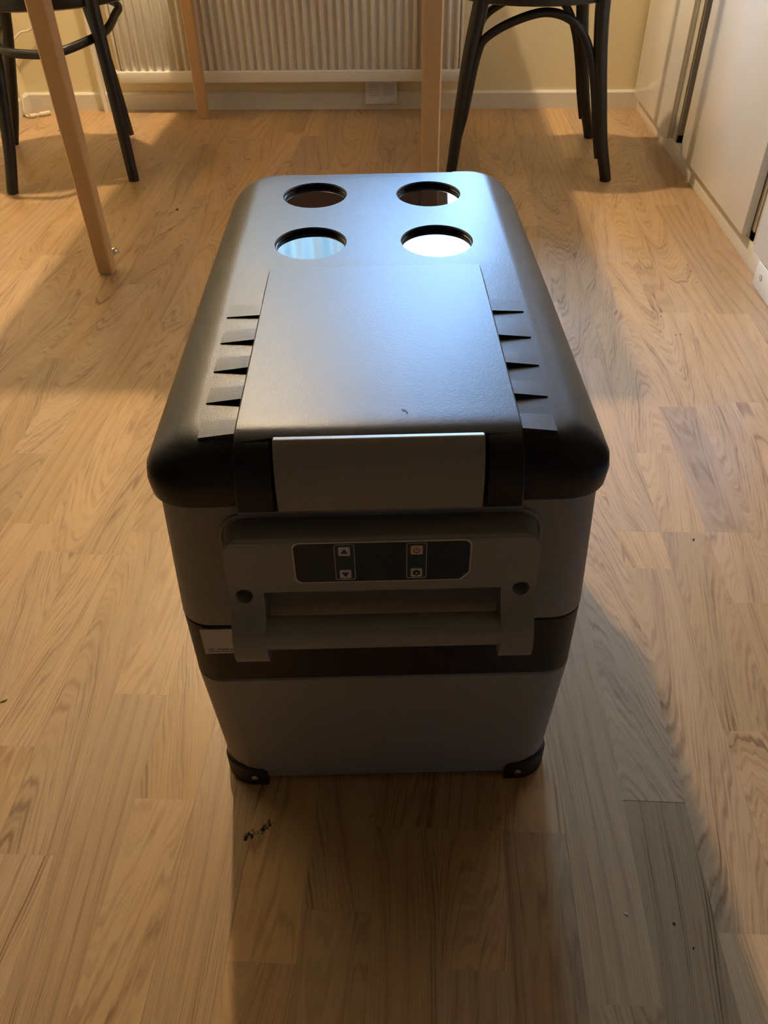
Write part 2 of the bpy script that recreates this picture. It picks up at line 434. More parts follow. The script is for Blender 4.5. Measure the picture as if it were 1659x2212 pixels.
struct(box('ground', -14, 14, WY1+0.6, 30, -3.1, -3.0, 'ground'))  # unseen ground added to stop sky light coming up from below

# ================================================================== RADIATOR
rx0, rx1, ry, rz0, rz1 = -1.036, 0.099, 2.878, 0.094, 0.62
rad = thing('radiator', 'white ribbed panel radiator fixed to the wall under the window', 'radiator', (-0.465, 2.89, rz0))
ro = Vector((0.465, -2.89, -rz0))
box('back_panel', rx0+0.004, rx1-0.004, ry+0.012, ry+0.040, rz0+0.004, rz1-0.004, 'radiator', rad, 0.003, off=ro)
box('bottom_header', rx0, rx1, ry-0.004, ry+0.018, rz0, rz0+0.036, 'radiator', rad, 0.005, 3, off=ro)
box('top_header', rx0, rx1, ry-0.004, ry+0.018, rz1-0.036, rz1, 'radiator', rad, 0.005, 3, off=ro)
nf = 42; pitch = (rx1-rx0-0.012)/nf
bm = bmesh.new(); hw = pitch/2
prof = [(-hw*0.98, 0.013), (-hw*0.62, 0.012), (-hw*0.42, 0.002), (-hw*0.22, -0.0025), (hw*0.22, -0.0025), (hw*0.42, 0.002), (hw*0.62, 0.012), (hw*0.98, 0.013)]
za, zb = rz0+0.034, rz1-0.034
rows = [[bm.verts.new((x, y*s+(1-s)*0.010, z)) for x, y in prof] for z, s in ((za-0.002, 0.3), (za+0.012, 1), (zb-0.012, 1), (zb+0.002, 0.3))]
for A, B in zip(rows, rows[1:]):
    for k in range(len(prof)-1): bm.faces.new((A[k], A[k+1], B[k+1], B[k]))
bmesh.ops.recalc_face_normals(bm, faces=bm.faces)
fm = bpy.data.meshes.new('fin'); bm.to_mesh(fm); bm.free(); fm.materials.append(M['radiator'])
fm.shade_smooth(); fm.set_sharp_from_angle(angle=math.radians(60))
for k in range(nf):
    o = bpy.data.objects.new('fin', fm); COL.objects.link(o); o.parent = rad
    o.location = Vector((rx0+0.006+pitch*(k+0.5), ry, 0)) + ro
for x in (rx0+0.004, rx1-0.004): box('side_seam', x-0.004, x+0.004, ry+0.002, ry+0.042, rz0+0.02, rz1-0.02, 'radiator', rad, 0.003, off=ro)
for x in (-0.80, -0.15): box('wall_bracket', x-0.015, x+0.015, ry+0.040, WY1-0.002, 0.20, 0.26, 'radiator', rad, off=ro)
bm = bmesh.new(); add_tube(bm, [(rx0+0.004, ry+0.016, 0.120), (rx0-0.012, ry+0.016, 0.120)], 0.012, 12)
add_tube(bm, [(rx0-0.010, ry+0.016, 0.120), (rx0-0.018, ry+0.016, 0.120)], 0.007, 10)
from_bm('drain_plug', bm, 'radiator', rad, 40, ro)
pipe_p = onz(232, 238)
pp = tube('heating_pipe', catmull([(-1.112, 2.905, 0.0), (-1.112, 2.905, 0.10), (-1.108, 2.905, 0.5), (-1.108, 2.905, 0.9)], 4), 0.0085, 'radiator')
pp.location = (0, 0, 0); tag(pp, 'thin white heating pipe rising from the floor beside the radiator', 'pipe')
# printed card under the radiator
ca = thing('paper_card', 'small white printed card tucked under the radiator against the baseboard', 'card', (-0.166, 2.918, 0.020))
ca.rotation_euler = (math.radians(-7), 0, math.radians(1.5))
box('card_sheet', -0.053, 0.053, -0.0015, 0.0015, 0.0, 0.066, 'paper', ca)
bm = bmesh.new()
for cx, rws in ((-0.024, (0.026, 0.034, 0.042, 0.050, 0.056)), (0.025, (0.026, 0.032, 0.038, 0.044, 0.050, 0.056))):
    for zz in rws: add_box(bm, cx-0.020+R.uniform(0, .004), cx+0.020-R.uniform(0, .006), -0.0021, -0.0013, zz-0.0022, zz+0.0022)
from_bm('printed_lines', bm, 'greyprint', ca)
box('printed_mark', 0.027, 0.046, -0.0021, -0.0013, 0.0035, 0.0065, 'carcass', ca)

# ================================================================== CABINETS ON THE RIGHT
pl = tag(box('cabinet_plinth', 0.690, 0.705, 1.20, 2.928, 0.0, 0.046, 'trim', None, 0.0015), 'long off-white plinth strip along the floor under the cabinets', 'plinth')
def cabinet(y0, y1, d0, d1, zb, label, far_fill=None):
    c = thing('kitchen_cabinet', label, 'cabinet', (1.0, (y0+y1)/2, 0.0), 0, 'tall white cabinets along the right side')
    of = Vector((-1.0, -(y0+y1)/2, 0))
    bm = bmesh.new()
    add_box(bm, 0.692, 1.29, y0, y0+0.018, 0.047, 2.1); add_box(bm, 0.692, 1.29, y1-0.018, y1, 0.047, 2.1)
    add_box(bm, 0.692, 1.29, y0, y1, 0.047, 0.065); add_box(bm, 0.692, 1.29, y0, y1, 2.08, 2.1)
    add_box(bm, 1.27, 1.29, y0, y1, 0.047, 2.1); add_box(bm, 0.71, 1.29, y0, y1, 0.0, 0.046)
    from_bm('carcass', bm, 'carcass', c, None, of)
    d = box('door', 0.672, 0.690, d0, d1, zb, 2.09, 'cabinet', c, 0.0015, off=of)
    h = tube('handle', catmull([(0.672, d0+0.05, 1.0), (0.642, d0+0.05, 1.02), (0.642, d0+0.05, 1.10), (0.672, d0+0.05, 1.12)], 5), 0.005, 'steel', d, off=of)
    return c, of
c1, of1 = cabinet(2.386, 2.926, 2.425, 2.905, 0.046, 'white glossy cabinet with a narrow door meeting the back wall')
box('stile', 0.676, 0.691, 2.907, 2.926, 0.058, 2.09, 'trim', c1, off=of1)
box('stile', 0.687, 0.692, 2.388, 2.423, 0.050, 2.09, 'carcass', c1, off=of1)
c2, of2 = cabinet(1.690, 2.262, 1.705, 2.272, 0.054, 'white glossy cabinet with a broad plain door beside a dark gap')
c3, of3 = cabinet(1.08, 1.672, 1.10, 1.625, 0.056, 'white cabinet above the low white floor block')
box('stile', 0.688, 0.692, 1.630, 1.671, 0.050, 2.09, 'carcass', c3, off=of3)
vb = tag(box('gap_shade', 0.7055, 0.716, 2.263, 2.385, 0.0, 2.1, 'void'), 'dark sheet painting the shade in the gap between two white cabinets', 'board')  # the unlit depth of the gap is painted as a dark sheet
fb = thing('floor_block', 'low white block with a small screw hole against the plinth', 'block', (0.70, 1.39, 0))
b0 = box('block_body', -0.028, -0.0105, -0.19, 0.19, 0.0, 0.052, 'cabinet', fb, 0.003)
bm = bmesh.new(); add_tube(bm, [(-0.029, 0.155, 0.030), (-0.0275, 0.155, 0.030)], 0.0065, 16)
from_bm('screw_cap', bm, 'carcass', fb, 40)

# ================================================================== TABLE
TZ = 0.72
tb = thing('dining_table', 'beech dining table with square chamfered legs standing before the radiator', 'table', (-0.36, 2.24, 0))
to = Vector((0.36, -2.24, 0))
def leg(cx, cy, s, rz=0.0):
    bm = bmesh.new(); c = 0.003; h = s/2; hb = h*0.86
    def ring(hh, z):
        cc = c
        return [Vector((cx+math.cos(rz)*x-math.sin(rz)*y, cy+math.sin(rz)*x+math.cos(rz)*y, z)) for x, y in
                ((-hh+cc, -hh), (hh-cc, -hh), (hh, -hh+cc), (hh, hh-cc), (hh-cc, hh), (-hh+cc, hh), (-hh, hh-cc), (-hh, -hh+cc))]
    loft(bm, [ring(hb*0.93, 0.003), ring(hb, 0.008), ring(h, TZ-0.025)])
    o = from_bm('leg', bm, 'beech', tb, 20, to)
    bm = bmesh.new(); loft(bm, [ring(hb*0.86, 0.0), ring(hb*0.86, 0.0032)])
    from_bm('foot_pad', bm, 'carcass', o, None, to)
    return o
for (x, y, rz) in ((-0.699, 1.618, 0.03), (0.001, 1.618, 0.03), (-0.757, 2.832, 0.03), (-0.002, 2.832, 0.03)):
    L_ = leg(x, y, 0.038, rz)
bm = bmesh.new(); add_prism(bm, [(-0.765, 1.572), (0.040, 1.572), (0.035, 2.865), (-0.800, 2.865)], 'z', TZ-0.025, TZ)
from_bm('tabletop', bm, 'beech', tb, None, to)
for a in ((-0.68, -0.02, 1.60, 1.62), (-0.73, -0.05, 2.82, 2.84)): box('apron', a[0], a[1], a[2], a[3], TZ-0.10, TZ-0.025, 'beech', tb, off=to)
for (xa, xb) in ((-0.70, -0.755), (0.0, -0.004)):
    prism('apron', [(xa-0.01, 1.62), (xa+0.01, 1.62), (xb+0.01, 2.83), (xb-0.01, 2.83)], 'z', TZ-0.10, TZ-0.025, 'beech', tb, off=to)
# worn patches on the near left leg
for px, py, w in ((137, 282, 0.022), (178, 394, 0.008)):
    p = ony(px, py, 1.6005)
    o = box('scratch', p.x-w/2, p.x+w/2, p.y-0.0004, p.y+0.0030, p.z-0.0010, p.z+0.0010, 'offwhite', tb, off=to); o.rotation_euler = (0, 0, 0)

# ================================================================== BENTWOOD CHAIRS
def chair(label, bots, tops, seat_c, seat_r, zs, back_idx, back_dir, hoops, ring=None):
    base = Vector((seat_c[0], seat_c[1], 0)); of = -base
    c = thing('bentwood_chair', label, 'chair', base)
    bm = bmesh.new()
    add_lathe(bm, [(seat_r-0.012, zs), (seat_r-0.002, zs+0.004), (seat_r, zs+0.012), (seat_r, zs+0.030), (seat_r-0.004, zs+0.036), (seat_r-0.03, zs+0.036), (seat_r-0.04, zs+0.032)], seat_c[0], seat_c[1], 48)
    from_bm('seat', bm, 'black_wood', c, 40, of)
    for i, (b_, t) in enumerate(zip(bots, tops)):
        b3 = Vector((b_[0], b_[1], 0.0)); t3 = Vector((t[0], t[1], zs+0.02))
        d = t3-b3
        if i in back_idx:
            top = t3 + Vector((back_dir[0]*0.10, back_dir[1]*0.10, 0.46))
            path = catmull([b3, b3+d*0.35+Vector((-back_dir[0], -back_dir[1], 0))*0.012, t3, t3*0.5+top*0.5-Vector((back_dir[0], back_dir[1], 0))*0.01, top], 8)
        else:
            path = catmull([b3, b3+d*0.5-Vector((d.x, d.y, 0))*0.10, t3], 8)
        n = len(path); rads = [0.0145+0.0035*min(1, max(0, p.z/0.40)) for p in path]
        tube('leg', path, rads, 'black_wood', c, 12, off=of)
    # back arch joining the two rear posts
    ta, tb_ = [Vector((tops[i][0]+back_dir[0]*0.10, tops[i][1]+back_dir[1]*0.10, zs+0.48)) for i in back_idx]
    mid = (ta+tb_)/2
    tube('backrest', catmull([ta, ta*0.85+mid*0.15+Vector((back_dir[0]*.015, back_dir[1]*.015, 0.045)), mid+Vector((back_dir[0]*.03, back_dir[1]*.03, 0.075)), tb_*0.85+mid*0.15+Vector((back_dir[0]*.015, back_dir[1]*.015, 0.045)), tb_], 8), 0.017, 'black_wood', c, 12, off=of)
    for h in hoops:
        pts = catmull(h, 10); n = len(pts)
        rads = [0.0105*min(1.0, 0.45+min(k, n-1-k)*0.10) for k in range(n)]
        tube('hoop_brace', pts, rads, 'black_wood', c, 12, off=of)
    if ring: tube('stretcher_hoop', catmull(ring, 8), 0.0105, 'black_wood', c, 12, off=of)
    return c
ZS = 0.402
# chair at the right end of the table, its back to the cabinets
_f = onz(984, 292)
rb = [(0.474, 2.212), (0.060, 2.262), (_f.x, _f.y), (0.486, 2.600)]
rt = [(0.405, 2.235), (0.122, 2.255), (0.140, 2.560), (0.405, 2.560)]
def lerp(i, z, B, T_, inn=0.0):
    t = z/0.42; x = B[i][0]*(1-t)+T_[i][0]*t; y = B[i][1]*(1-t)+T_[i][1]*t
    return (x, y)
def side_hoop(i, j, B, T_, zlow, zt, off_):
    a0 = lerp(i, zlow, B, T_); a1 = lerp(i, 0.20, B, T_); a2 = lerp(i, 0.30, B, T_)
    b0_ = lerp(j, zlow+0.03, B, T_); b1 = lerp(j, 0.22, B, T_); b2 = lerp(j, 0.315, B, T_)
    def mv(p, q, k): return (p[0]+(q[0]-p[0])*k, p[1]+(q[1]-p[1])*k)
    mid = ((a2[0]+b2[0])/2, (a2[1]+b2[1])/2)
    return [(*mv(a0, b0_, .062), zlow), (*mv(a1, b1, .07), .20), (*mv(a2, b2, .11), .30), (*mv(a2, b2, .25), zt-0.022), (*mv(a2, b2, .46), zt),
            (*mv(a2, b2, .70), zt-0.018), (*mv(a2, b2, .91), .330), (*mv(a2, b2, 0.975), .29), (*mv(a1, b1, .985), .20), (*mv(a0, b0_, .985), zlow+0.03)]
chR = chair('black bentwood chair with arched hoop braces standing beside the white cabinets', rb, rt, (0.262, 2.395), 0.212, ZS, (0, 3), (0.9, 0.1),
            [side_hoop(0, 1, rb, rt, 0.055, ZS-0.018, 0), side_hoop(3, 2, rb, rt, 0.055, ZS-0.018, 0)])
# chair at the left end, seen with its round stretcher
lb = [(-0.814, 2.210), (-1.115, 2.107), (-1.291, 2.540), (-0.956, 2.644)]
lt = [(-0.838, 2.245), (-1.088, 2.205), (-1.172, 2.490), (-0.985, 2.580)]
ringp = [(-1.180, 2.430, .325), ony(3, 107, 2.165), ony(75, 118, 2.130), ony(130, 112, 2.150), ony(203, 82, 2.255), ony(232, 62, 2.34), ony(247, 34, 2.44), ony(251, 8, 2.52), (-0.99, 2.60, 0.395)]
chL = chair('black bentwood chair with a round stretcher standing by the left wall', lb, lt, (-1.005, 2.395), 0.222, ZS, (1, 2), (-0.92, 0.30), [], ringp)

# ================================================================== PENDANT LAMP (out of frame above the table)
pd = thing('pendant_lamp', 'pendant lamp with a lit warm bulb hanging above the dining table', 'lamp', (LAMP.x, LAMP.y, LAMP.z))
bm = bmesh.new(); add_lathe(bm, [(0.05, WZ-LAMP.z), (0.05, WZ-LAMP.z-0.02), (0.006, WZ-LAMP.z-0.03)], 0, 0, 20); from_bm('ceiling_rose', bm, 'shade', pd, 40)
tube('cord', [(0, 0, WZ-LAMP.z-0.02), (0, 0, 0.10)], 0.003, 'shade', pd)
bm = bmesh.new(); add_lathe(bm, [(0.004, 0.11), (0.02, 0.10), (0.022, 0.06)], 0, 0, 16); from_bm('lamp_socket', bm, 'shade', pd, 40)
bm = bmesh.new(); add_lathe(bm, [(0.008, 0.06), (0.028, 0.035), (0.030, 0.025), (0.015, 0.008), (0.002, 0.004)], 0, 0, 16); from_bm('bulb', bm, 'bulb', pd, 60)
bm = bmesh.new(); add_lathe(bm, [(0.022, 0.085), (0.06, 0.082), (0.11, 0.055), (0.145, 0.005), (0.160, -0.045), (0.158, -0.045), (0.142, 0.004), (0.108, 0.052), (0.058, 0.079), (0.022, 0.082)], 0, 0, 40, 1, 1, False, False); from_bm('lamp_shade', bm, 'shade', pd, 40)  # unseen shade added to keep the lamp's light off the ceiling
ll = bpy.data.lights.new('bulb_light', 'POINT'); ll.energy = LAMP_POWER; ll.color = LAMP_COL; ll.shadow_soft_size = 0.042
lo = bpy.data.objects.new('bulb_light', ll); COL.objects.link(lo); lo.location = LAMP + Vector((0, 0, -0.035))

# ================================================================== PORTABLE FRIDGE
FX, FY, FTH = -0.0299, 0.4193, 0.0677
fg = thing('portable_fridge', 'grey and black portable fridge box with four round cup wells in its lid', 'fridge', (FX, FY, 0), FTH)
KD, Z2, Z3, ZL, ZT, HW, FL_ = 0.0392, 0.2445, 0.1750, 0.3730, 0.4280, 0.1650, 0.523
def inset(z): return KD*(z-Z2) if z > Z2 else (KD*(Z3-z) if z < Z3 else 0.0)
def body_ring(z, d=0.0, r=0.028):
    i = inset(z)+d
    return [(x, y, z) for x, y in rrect(-HW+i, HW-i, i, FL_-i, r, 8)]
bm = bmesh.new(); loft(bm, [body_ring(0.006, 0.003), body_ring(0.009), body_ring(Z3-0.002), body_ring(Z3-0.0002, 0.0015)]); from_bm('lower_shell', bm, 'grey', fg, 30)
bm = bmesh.new(); loft(bm, [body_ring(Z3, 0.0012), body_ring(Z3+0.001, 0.0004), body_ring(Z2-0.001, 0.0004), body_ring(Z2, 0.0012)]); from_bm('middle_band', bm, 'band', fg, 30)
bm = bmesh.new(); loft(bm, [body_ring(Z2+0.0002, 0.0018), body_ring(Z2+0.0025), body_ring(ZL-0.006), body_ring(ZL-0.004, 0.003), body_ring(ZL, 0.003)]); from_bm('upper_shell', bm, 'grey', fg, 30)
# lid
STEP = 0.0072
bm = bmesh.new()
prof = [(ZL-0.001, .1605, .0030, .5230, .028), (ZL+.002, .1628, -.0035, .5275, .030), (.388, .1634, -.0060, .5290, .031), (.398, .1622, -.0052, .5285, .031),
        (.406, .1585, -.0025, .5275, .030), (.4130, .1530, -.0002, .5262, .029), (.4190, .1465, .0030, .5245, .027), (.4235, .1400, .0065, .5230, .025), (.4262, .1345, .0095, .5215, .023), (.4276, .1295, .0125, .5200, .022), (ZT, .1250, .0155, .5185, .021)]
loft(bm, [[(x, y, z) for x, y in rrect(-hx, hx, y0, y1, r, 10)] for z, hx, y0, y1, r in prof])
bmesh.ops.bisect_plane(bm, geom=bm.verts[:]+bm.edges[:]+bm.faces[:], plane_co=(0, .264, 0), plane_no=(0, 1, 0))
for v in bm.verts:
    if v.co.y < .264 and v.co.z > .39:
        v.co.z -= STEP*min(1.0, (.264-v.co.y)/.25)*min(1.0, (v.co.z-.39)/.03)
lid = from_bm('lid', bm, 'lid', fg, 30)
cups = [(-.0605, .322), (.0605, .321), (-.0625, .452), (.0600, .449)]
CA, CB = .0335, .0375
cutters = []
for cx, cy in cups:
    c = bmesh.new(); add_lathe(c, [(1.0, ZT-0.0065), (1.0, ZT-0.0012), (1.035, ZT+0.0001), (1.2, ZT+0.006)], cx, cy, 56, CA, CB); cutters.append(c)
c = bmesh.new(); add_box(c, -.0705, .0720, -.05, .0035, ZL-.01, ZT+.01); cutters.append(c)      # latch bay
c = bmesh.new(); add_box(c, -.078, .092, .5165, .56, ZT-.012, ZT+.01); cutters.append(c)         # hinge notch
cut(lid, cutters, 30)
for cx, cy in cups:
    bm = bmesh.new(); add_lathe(bm, [(1.01, ZT-0.0058), (0.985, ZT-0.0056), (0.978, ZT-0.0045), (0.985, ZT-0.0034), (1.0, ZT-0.0032)], cx, cy, 56, CA, CB, False, False)
    w = from_bm('cup_well_ring', bm, 'cup', lid, 40)
    bm = bmesh.new(); add_lathe(bm, [(0.98, ZT-0.0070), (0.98, ZT-0.0052), (0.97, ZT-0.0050)], cx, cy, 56, CA, CB)
    w = from_bm('cup_well_base', bm, 'cup_lens', lid)
# raised centre panel with the two arms that run down the front
def arc_profile(t):
    """outer front curve of the panel, offset inward by t"""
    P_ = [(.0400, ZT+.0003), (.0180, ZT+.0002), (.0090, ZT-.0014), (.0010, ZT-.0055), (-.0060, ZT-.0130), (-.0112, ZT-.0230), (-.0138, ZT-.0350), (-.0140, ZT-.0440), (-.0132, ZT-.0515)]
    return [Vector((0, a, b_)) for a, b_ in P_]
outer = catmull(arc_profile(0), 4)
OUT = [(p.y, p.z) for p in outer]
side = [(.2805, ZT-.0010), (.2700, ZT-.0002), (.2690, ZT-.00006), (.266, ZT-.00001), (.262, ZT+.00002), (.250, ZT+.00004), (.060, ZT+.0003)] + OUT + [(.008, ZT-.0515), (.008, ZT-.020), (.2805, ZT-.006)]
bm = bmesh.new()
add_prism(bm, side, 'x', -.0950, .0960)
for v in bm.verts:                      # arms widen a little towards the bottom, panel towards the front
    v.co.x *= 1.0 + 0.02*max(0, (ZT-v.co.z)/.05)
    if v.co.y > .005 and v.co.z < ZT-.003: v.co.x *= 1.03
panel = from_bm('raised_panel', bm, 'lid', lid, 30)
bm = bmesh.new(); add_box(bm, -.0712, .0730, -.05, .0045, ZL-.02, ZT+.01); cc1 = bm
cut(panel, [cc1], 30)
md = panel.modifiers.new('edge', 'BEVEL'); md.width = 0.0012; md.segments = 2; md.limit_method = 'ANGLE'; md.angle_limit = math.radians(50)
# louvres on both sides of the panel
def lid_side_z(y): return ZT - STEP*min(1.0, (.264-y)/.25)
for s in (-1, 1):
    for k in range(5):
        yf = .0125 + k*.0408 - (0.0 if s < 0 else 0.001); ln = .0195
        xi, xo = s*.0945, s*(.1205+.0004*k)
        bm = bmesh.new(); n = 4
        step = ZT-lid_side_z(yf)
        hi, ho, bi, bo = min(.0040, step-.0003), .0008, .0020, .0004
        G = [[bm.verts.new((xi+(xo-xi)*a/n, yf+ln*b_/n, lid_side_z(yf+ln*b_/n) + (hi*(1-a/n)+ho*a/n)*(1-b_/n) + (bi*(1-a/n)+bo*a/n)*(b_/n))) for a in range(n+1)] for b_ in range(n+1)]
        D = [[bm.verts.new((v.co.x, v.co.y, lid_side_z(v.co.y)-.002)) for v in row] for row in G]
        for b_ in range(n):
            for a in range(n):
                bm.faces.new((G[b_][a], G[b_][a+1], G[b_+1][a+1], G[b_+1][a])); bm.faces.new((D[b_][a], D[b_+1][a], D[b_+1][a+1], D[b_][a+1]))
            bm.faces.new((G[b_][0], G[b_+1][0], D[b_+1][0], D[b_][0])); bm.faces.new((G[b_][n], D[b_][n], D[b_+1][n], G[b_+1][n]))
            bm.faces.new((G[0][b_], D[0][b_], D[0][b_+1], G[0][b_+1])); bm.faces.new((G[n][b_], G[n][b_+1], D[n][b_+1], D[n][b_]))
        from_bm('louvre', bm, 'rib', lid, 40)
# grey latch plate
lp = [(.0010, ZT-.0010), (-.0030, ZT-.0052), (-.0085, ZT-.0140), (-.0120, ZT-.0250), (-.0134, ZT-.0380), (-.0128, ZT-.0515)]
lpo = [(p.y, p.z) for p in catmull([Vector((0, a, b_)) for a, b_ in lp], 4)]
bm = bmesh.new(); add_prism(bm, lpo + [(a+.0045, z-.0008) for a, z in lpo[::-1]], 'x', -.0690, .0705)
lt_ = from_bm('latch', bm, 'latch', fg, 30)
md = lt_.modifiers.new('edge', 'BEVEL'); md.width = 0.0008; md.segments = 2; md.limit_method = 'ANGLE'; md.angle_limit = math.radians(50)
# rear hinge bar
box('hinge_bar', -.075, .090, .5170, .5270, ZT-.016, ZT-.004, 'band', lid, 0.002)

# handle housing: S-shaped profile swept across, with a window above the grip bar
HX0, HX1 = -.1125, .1135
front = [(-.0035, .3565), (-.0150, .3560), (-.0182, .3535), (-.0190, .3480), (-.0185, .3100), (-.0195, .2980), (-.0240, .2880), (-.0310, .2780), (-.0365, .2680), (-.0385, .2570), (-.0370, .2470), (-.0335, .2425)]
fc = [(p.y, p.z) for p in catmull([Vector((0, a, b_)) for a, b_ in front], 4)]
back = [(-.0170, .2425), (-.0150, .2520), (-.0080, .2700), (.0020, .2850), (.0120, .3000), (.0120, .3565)]
bm = bmesh.new(); add_prism(bm, fc + back, 'x', HX0, HX1)
hz = from_bm('handle_housing', bm, 'handle', fg, 30)
c1_ = bmesh.new(); add_prism(c1_, [(-.0870, .2200), (.0885, .2200), (.0885, .3030), (-.0870, .3030)], 'y', -.06, .06)
# round the upper outer corners
cs = [c1_]
for sgn, xe in ((-1, HX0), (1, HX1)):
    cc = bmesh.new(); r_ = .017; cx, cz = xe-sgn*r_, .3565-r_
    pts = [(xe+sgn*.01, .37), (xe+sgn*.01, cz)] + [(cx+sgn*r_*math.cos(t), cz+r_*math.sin(t)) for t in [math.radians(a) for a in range(0, 91, 10)]] + [(cx, .37)]
    add_prism(cc, pts, 'y', -.06, .06); cs.append(cc)
for hxp, hzp in ((-.1015, .3005), (.1030, .3020)):
    cc = bmesh.new(); add_tube(cc, [(hxp, -.06, hzp), (hxp, -.010, hzp)], .0063, 24); cs.append(cc)
cut(hz, cs, 30)
md = hz.modifiers.new('edge', 'BEVEL'); md.width = 0.0020; md.segments = 3; md.limit_method = 'ANGLE'; md.angle_limit = math.radians(35)
bm = bmesh.new(); add_prism(bm, [(-.0375+.0128*(1-math.cos(t))+0.0, .2650+.0128*math.sin(t)) for t in [math.radians(a) for a in range(0, 360, 12)]], 'x', -.0880, .0895)
from_bm('grip_bar', bm, 'handle', hz, 40)
# recessed back plate behind the grip and its side joints
box('grip_recess', -.0830, .0845, .0005, .0030, .2480, .3030, 'grey', hz)
# thin raised rim that follows the housing on the shell
yb = inset(.34)
rim = [(HX0-.0035, yb, .262), (HX0-.0035, yb, .338)] + [(HX0-.0035+.020*(1-math.cos(t)), yb, .340+.020*math.sin(t)) for t in [math.radians(a) for a in range(0, 91, 10)]]
rim += [(HX1+.0035-.020*(1-math.cos(t)), yb, .340+.020*math.sin(t)) for t in [math.radians(a) for a in range(90, -1, -10)]] + [(HX1+.0035, yb, .338), (HX1+.0035, yb, .262)]
tube('housing_rim', rim, .0017, 'grey', fg, 8)
box('latch_ledge', -.1000, .1010, -.0010, yb+.004, .3640, .3668, 'grey', fg, 0.001)
# control panel
yp = -.0190
cp = thing('x', 'x', 'x'); bpy.data.objects.remove(cp)
PX0, PX1, PZ0, PZ1 = -.0625, .0645, .3130, .3530
def panel_outline(g):
    pts = []
    x0, x1, z0, z1 = PX0+g, PX1-g, PZ0+g, PZ1-g; r = .005
    for cx, cz, a in ((x0+r, z0+r, 180), ):
        pts += [(cx+r*math.cos(math.radians(a+k*15)), cz+r*math.sin(math.radians(a+k*15))) for k in range(7)]
    pts += [(x1-.0065, z0), (x1, z0+.0075)]
    for cx, cz, a in ((x1-r, z1-r, 0), (x0+r, z1-r, 90)):
        pts += [(cx+r*math.cos(math.radians(a+k*15)), cz+r*math.sin(math.radians(a+k*15))) for k in range(7)]
    return pts
bm = bmesh.new(); add_prism(bm, panel_outline(0), 'y', yp-.0004, yp+.004); cpo = from_bm('control_panel', bm, 'offwhite', fg, None)
bm = bmesh.new(); add_prism(bm, panel_outline(.0012), 'y', yp-.0007, yp+.001); from_bm('panel_film', bm, 'panel', cpo, None)
def rr_face(bm, x0, x1, z0, z1, r, ya, yb_): add_prism(bm, rrect(x0, x1, z0, z1, r, 4), 'y', ya, yb_)
for xc in (-.0255, .0255):
    bm = bmesh.new(); rr_face(bm, xc-.0072, xc+.0072, .3162, .3512, .0018, yp-.0009, yp); from_bm('button_field', bm, 'offwhite', cpo)
    bm = bmesh.new(); rr_face(bm, xc-.0067, xc+.0067, .3172, .3508, .0015, yp-.0012, yp); from_bm('field_film', bm, 'panel_col', cpo)
def button(name, xc, zc, m_='offwhite'):
    bm = bmesh.new(); rr_face(bm, xc-.0041, xc+.0041, zc-.0041, zc+.0041, .0008, yp-.0019, yp-.001); return from_bm(name, bm, m_, cpo)
ZU, ZD = .3452, .3228
button('up_button', -.0255, ZU); button('down_button', -.0255, ZD)
bm = bmesh.new(); rr_face(bm, .0255-.0048, .0255+.0048, ZU-.0045, ZU+.0043, .001, yp-.0016, yp-.001); from_bm('power_button_edge', bm, 'red', cpo)
button('power_button', .0255, ZU); button('settings_button', .0255, ZD)
def tri(zc, s):
    bm = bmesh.new(); pts = [(-.0255-.0027, zc-.0018*s), (-.0255+.0027, zc-.0018*s), (-.0255+.0004, zc+.0022*s), (-.0255-.0004, zc+.0022*s)]
    add_prism(bm, pts, 'y', yp-.0022, yp-.0015); return bm
from_bm('up_arrow', tri(ZU, 1), 'blue', cpo); from_bm('down_arrow', tri(ZD, -1), 'blue', cpo)
def arc_strip(bm, cx, cz, ra, rb_, a0, a1, ya, yb_, n=20):
    pts = [(cx+rb_*math.cos(a0+(a1-a0)*k/n), cz+rb_*math.sin(a0+(a1-a0)*k/n)) for k in range(n+1)] + [(cx+ra*math.cos(a1-(a1-a0)*k/n), cz+ra*math.sin(a1-(a1-a0)*k/n)) for k in range(n+1)]
    add_prism(bm, pts, 'y', ya, yb_)
bm = bmesh.new(); arc_strip(bm, .0255, ZU-.0003, .0017, .0024, math.radians(90+38), math.radians(90+322), yp-.0022, yp-.0015)
add_box(bm, .0255-.0004, .0255+.0004, yp-.0022, yp-.0015, ZU+.0002, ZU+.0028); from_bm('power_symbol', bm, 'red', cpo)
bm = bmesh.new(); pts = []
for k in range(6):
    a = math.radians(60*k+30)
    for da, r_ in ((-.34, .0022), (-.24, .0029), (.24, .0029), (.34, .0022)): pts.append((.0255+r_*math.cos(a+da), ZD+r_*math.sin(a+da)))
add_prism(bm, pts, 'y', yp-.0022, yp-.0015); from_bm('gear_symbol', bm, 'ink', cpo)
bm = bmesh.new(); add_prism(bm, [(.0255+.0008*math.cos(t), ZD+.0008*math.sin(t)) for t in [k*math.pi/8 for k in range(16)]], 'y', yp-.0024, yp-.0015); from_bm('gear_eye', bm, 'offwhite', cpo)
# unlit display digits
bm = bmesh.new()
for k in range(3):
    dx = -.0095+k*.0072
    for a in ((0, .0042, .0095, .0102), (0, .0042, .0046, .0053), (0, .0042, 0, .0007), (-.0004, .0003, .0006, .0046), (-.0004, .0003, .0053, .0096), (.0039, .0046, .0006, .0046), (.0039, .0046, .0053, .0096)):
        add_box(bm, dx+a[0], dx+a[1], yp-.0008, yp-.0002, .3345+a[2], .3345+a[3])
from_bm('unlit_digits', bm, 'seg', cpo)
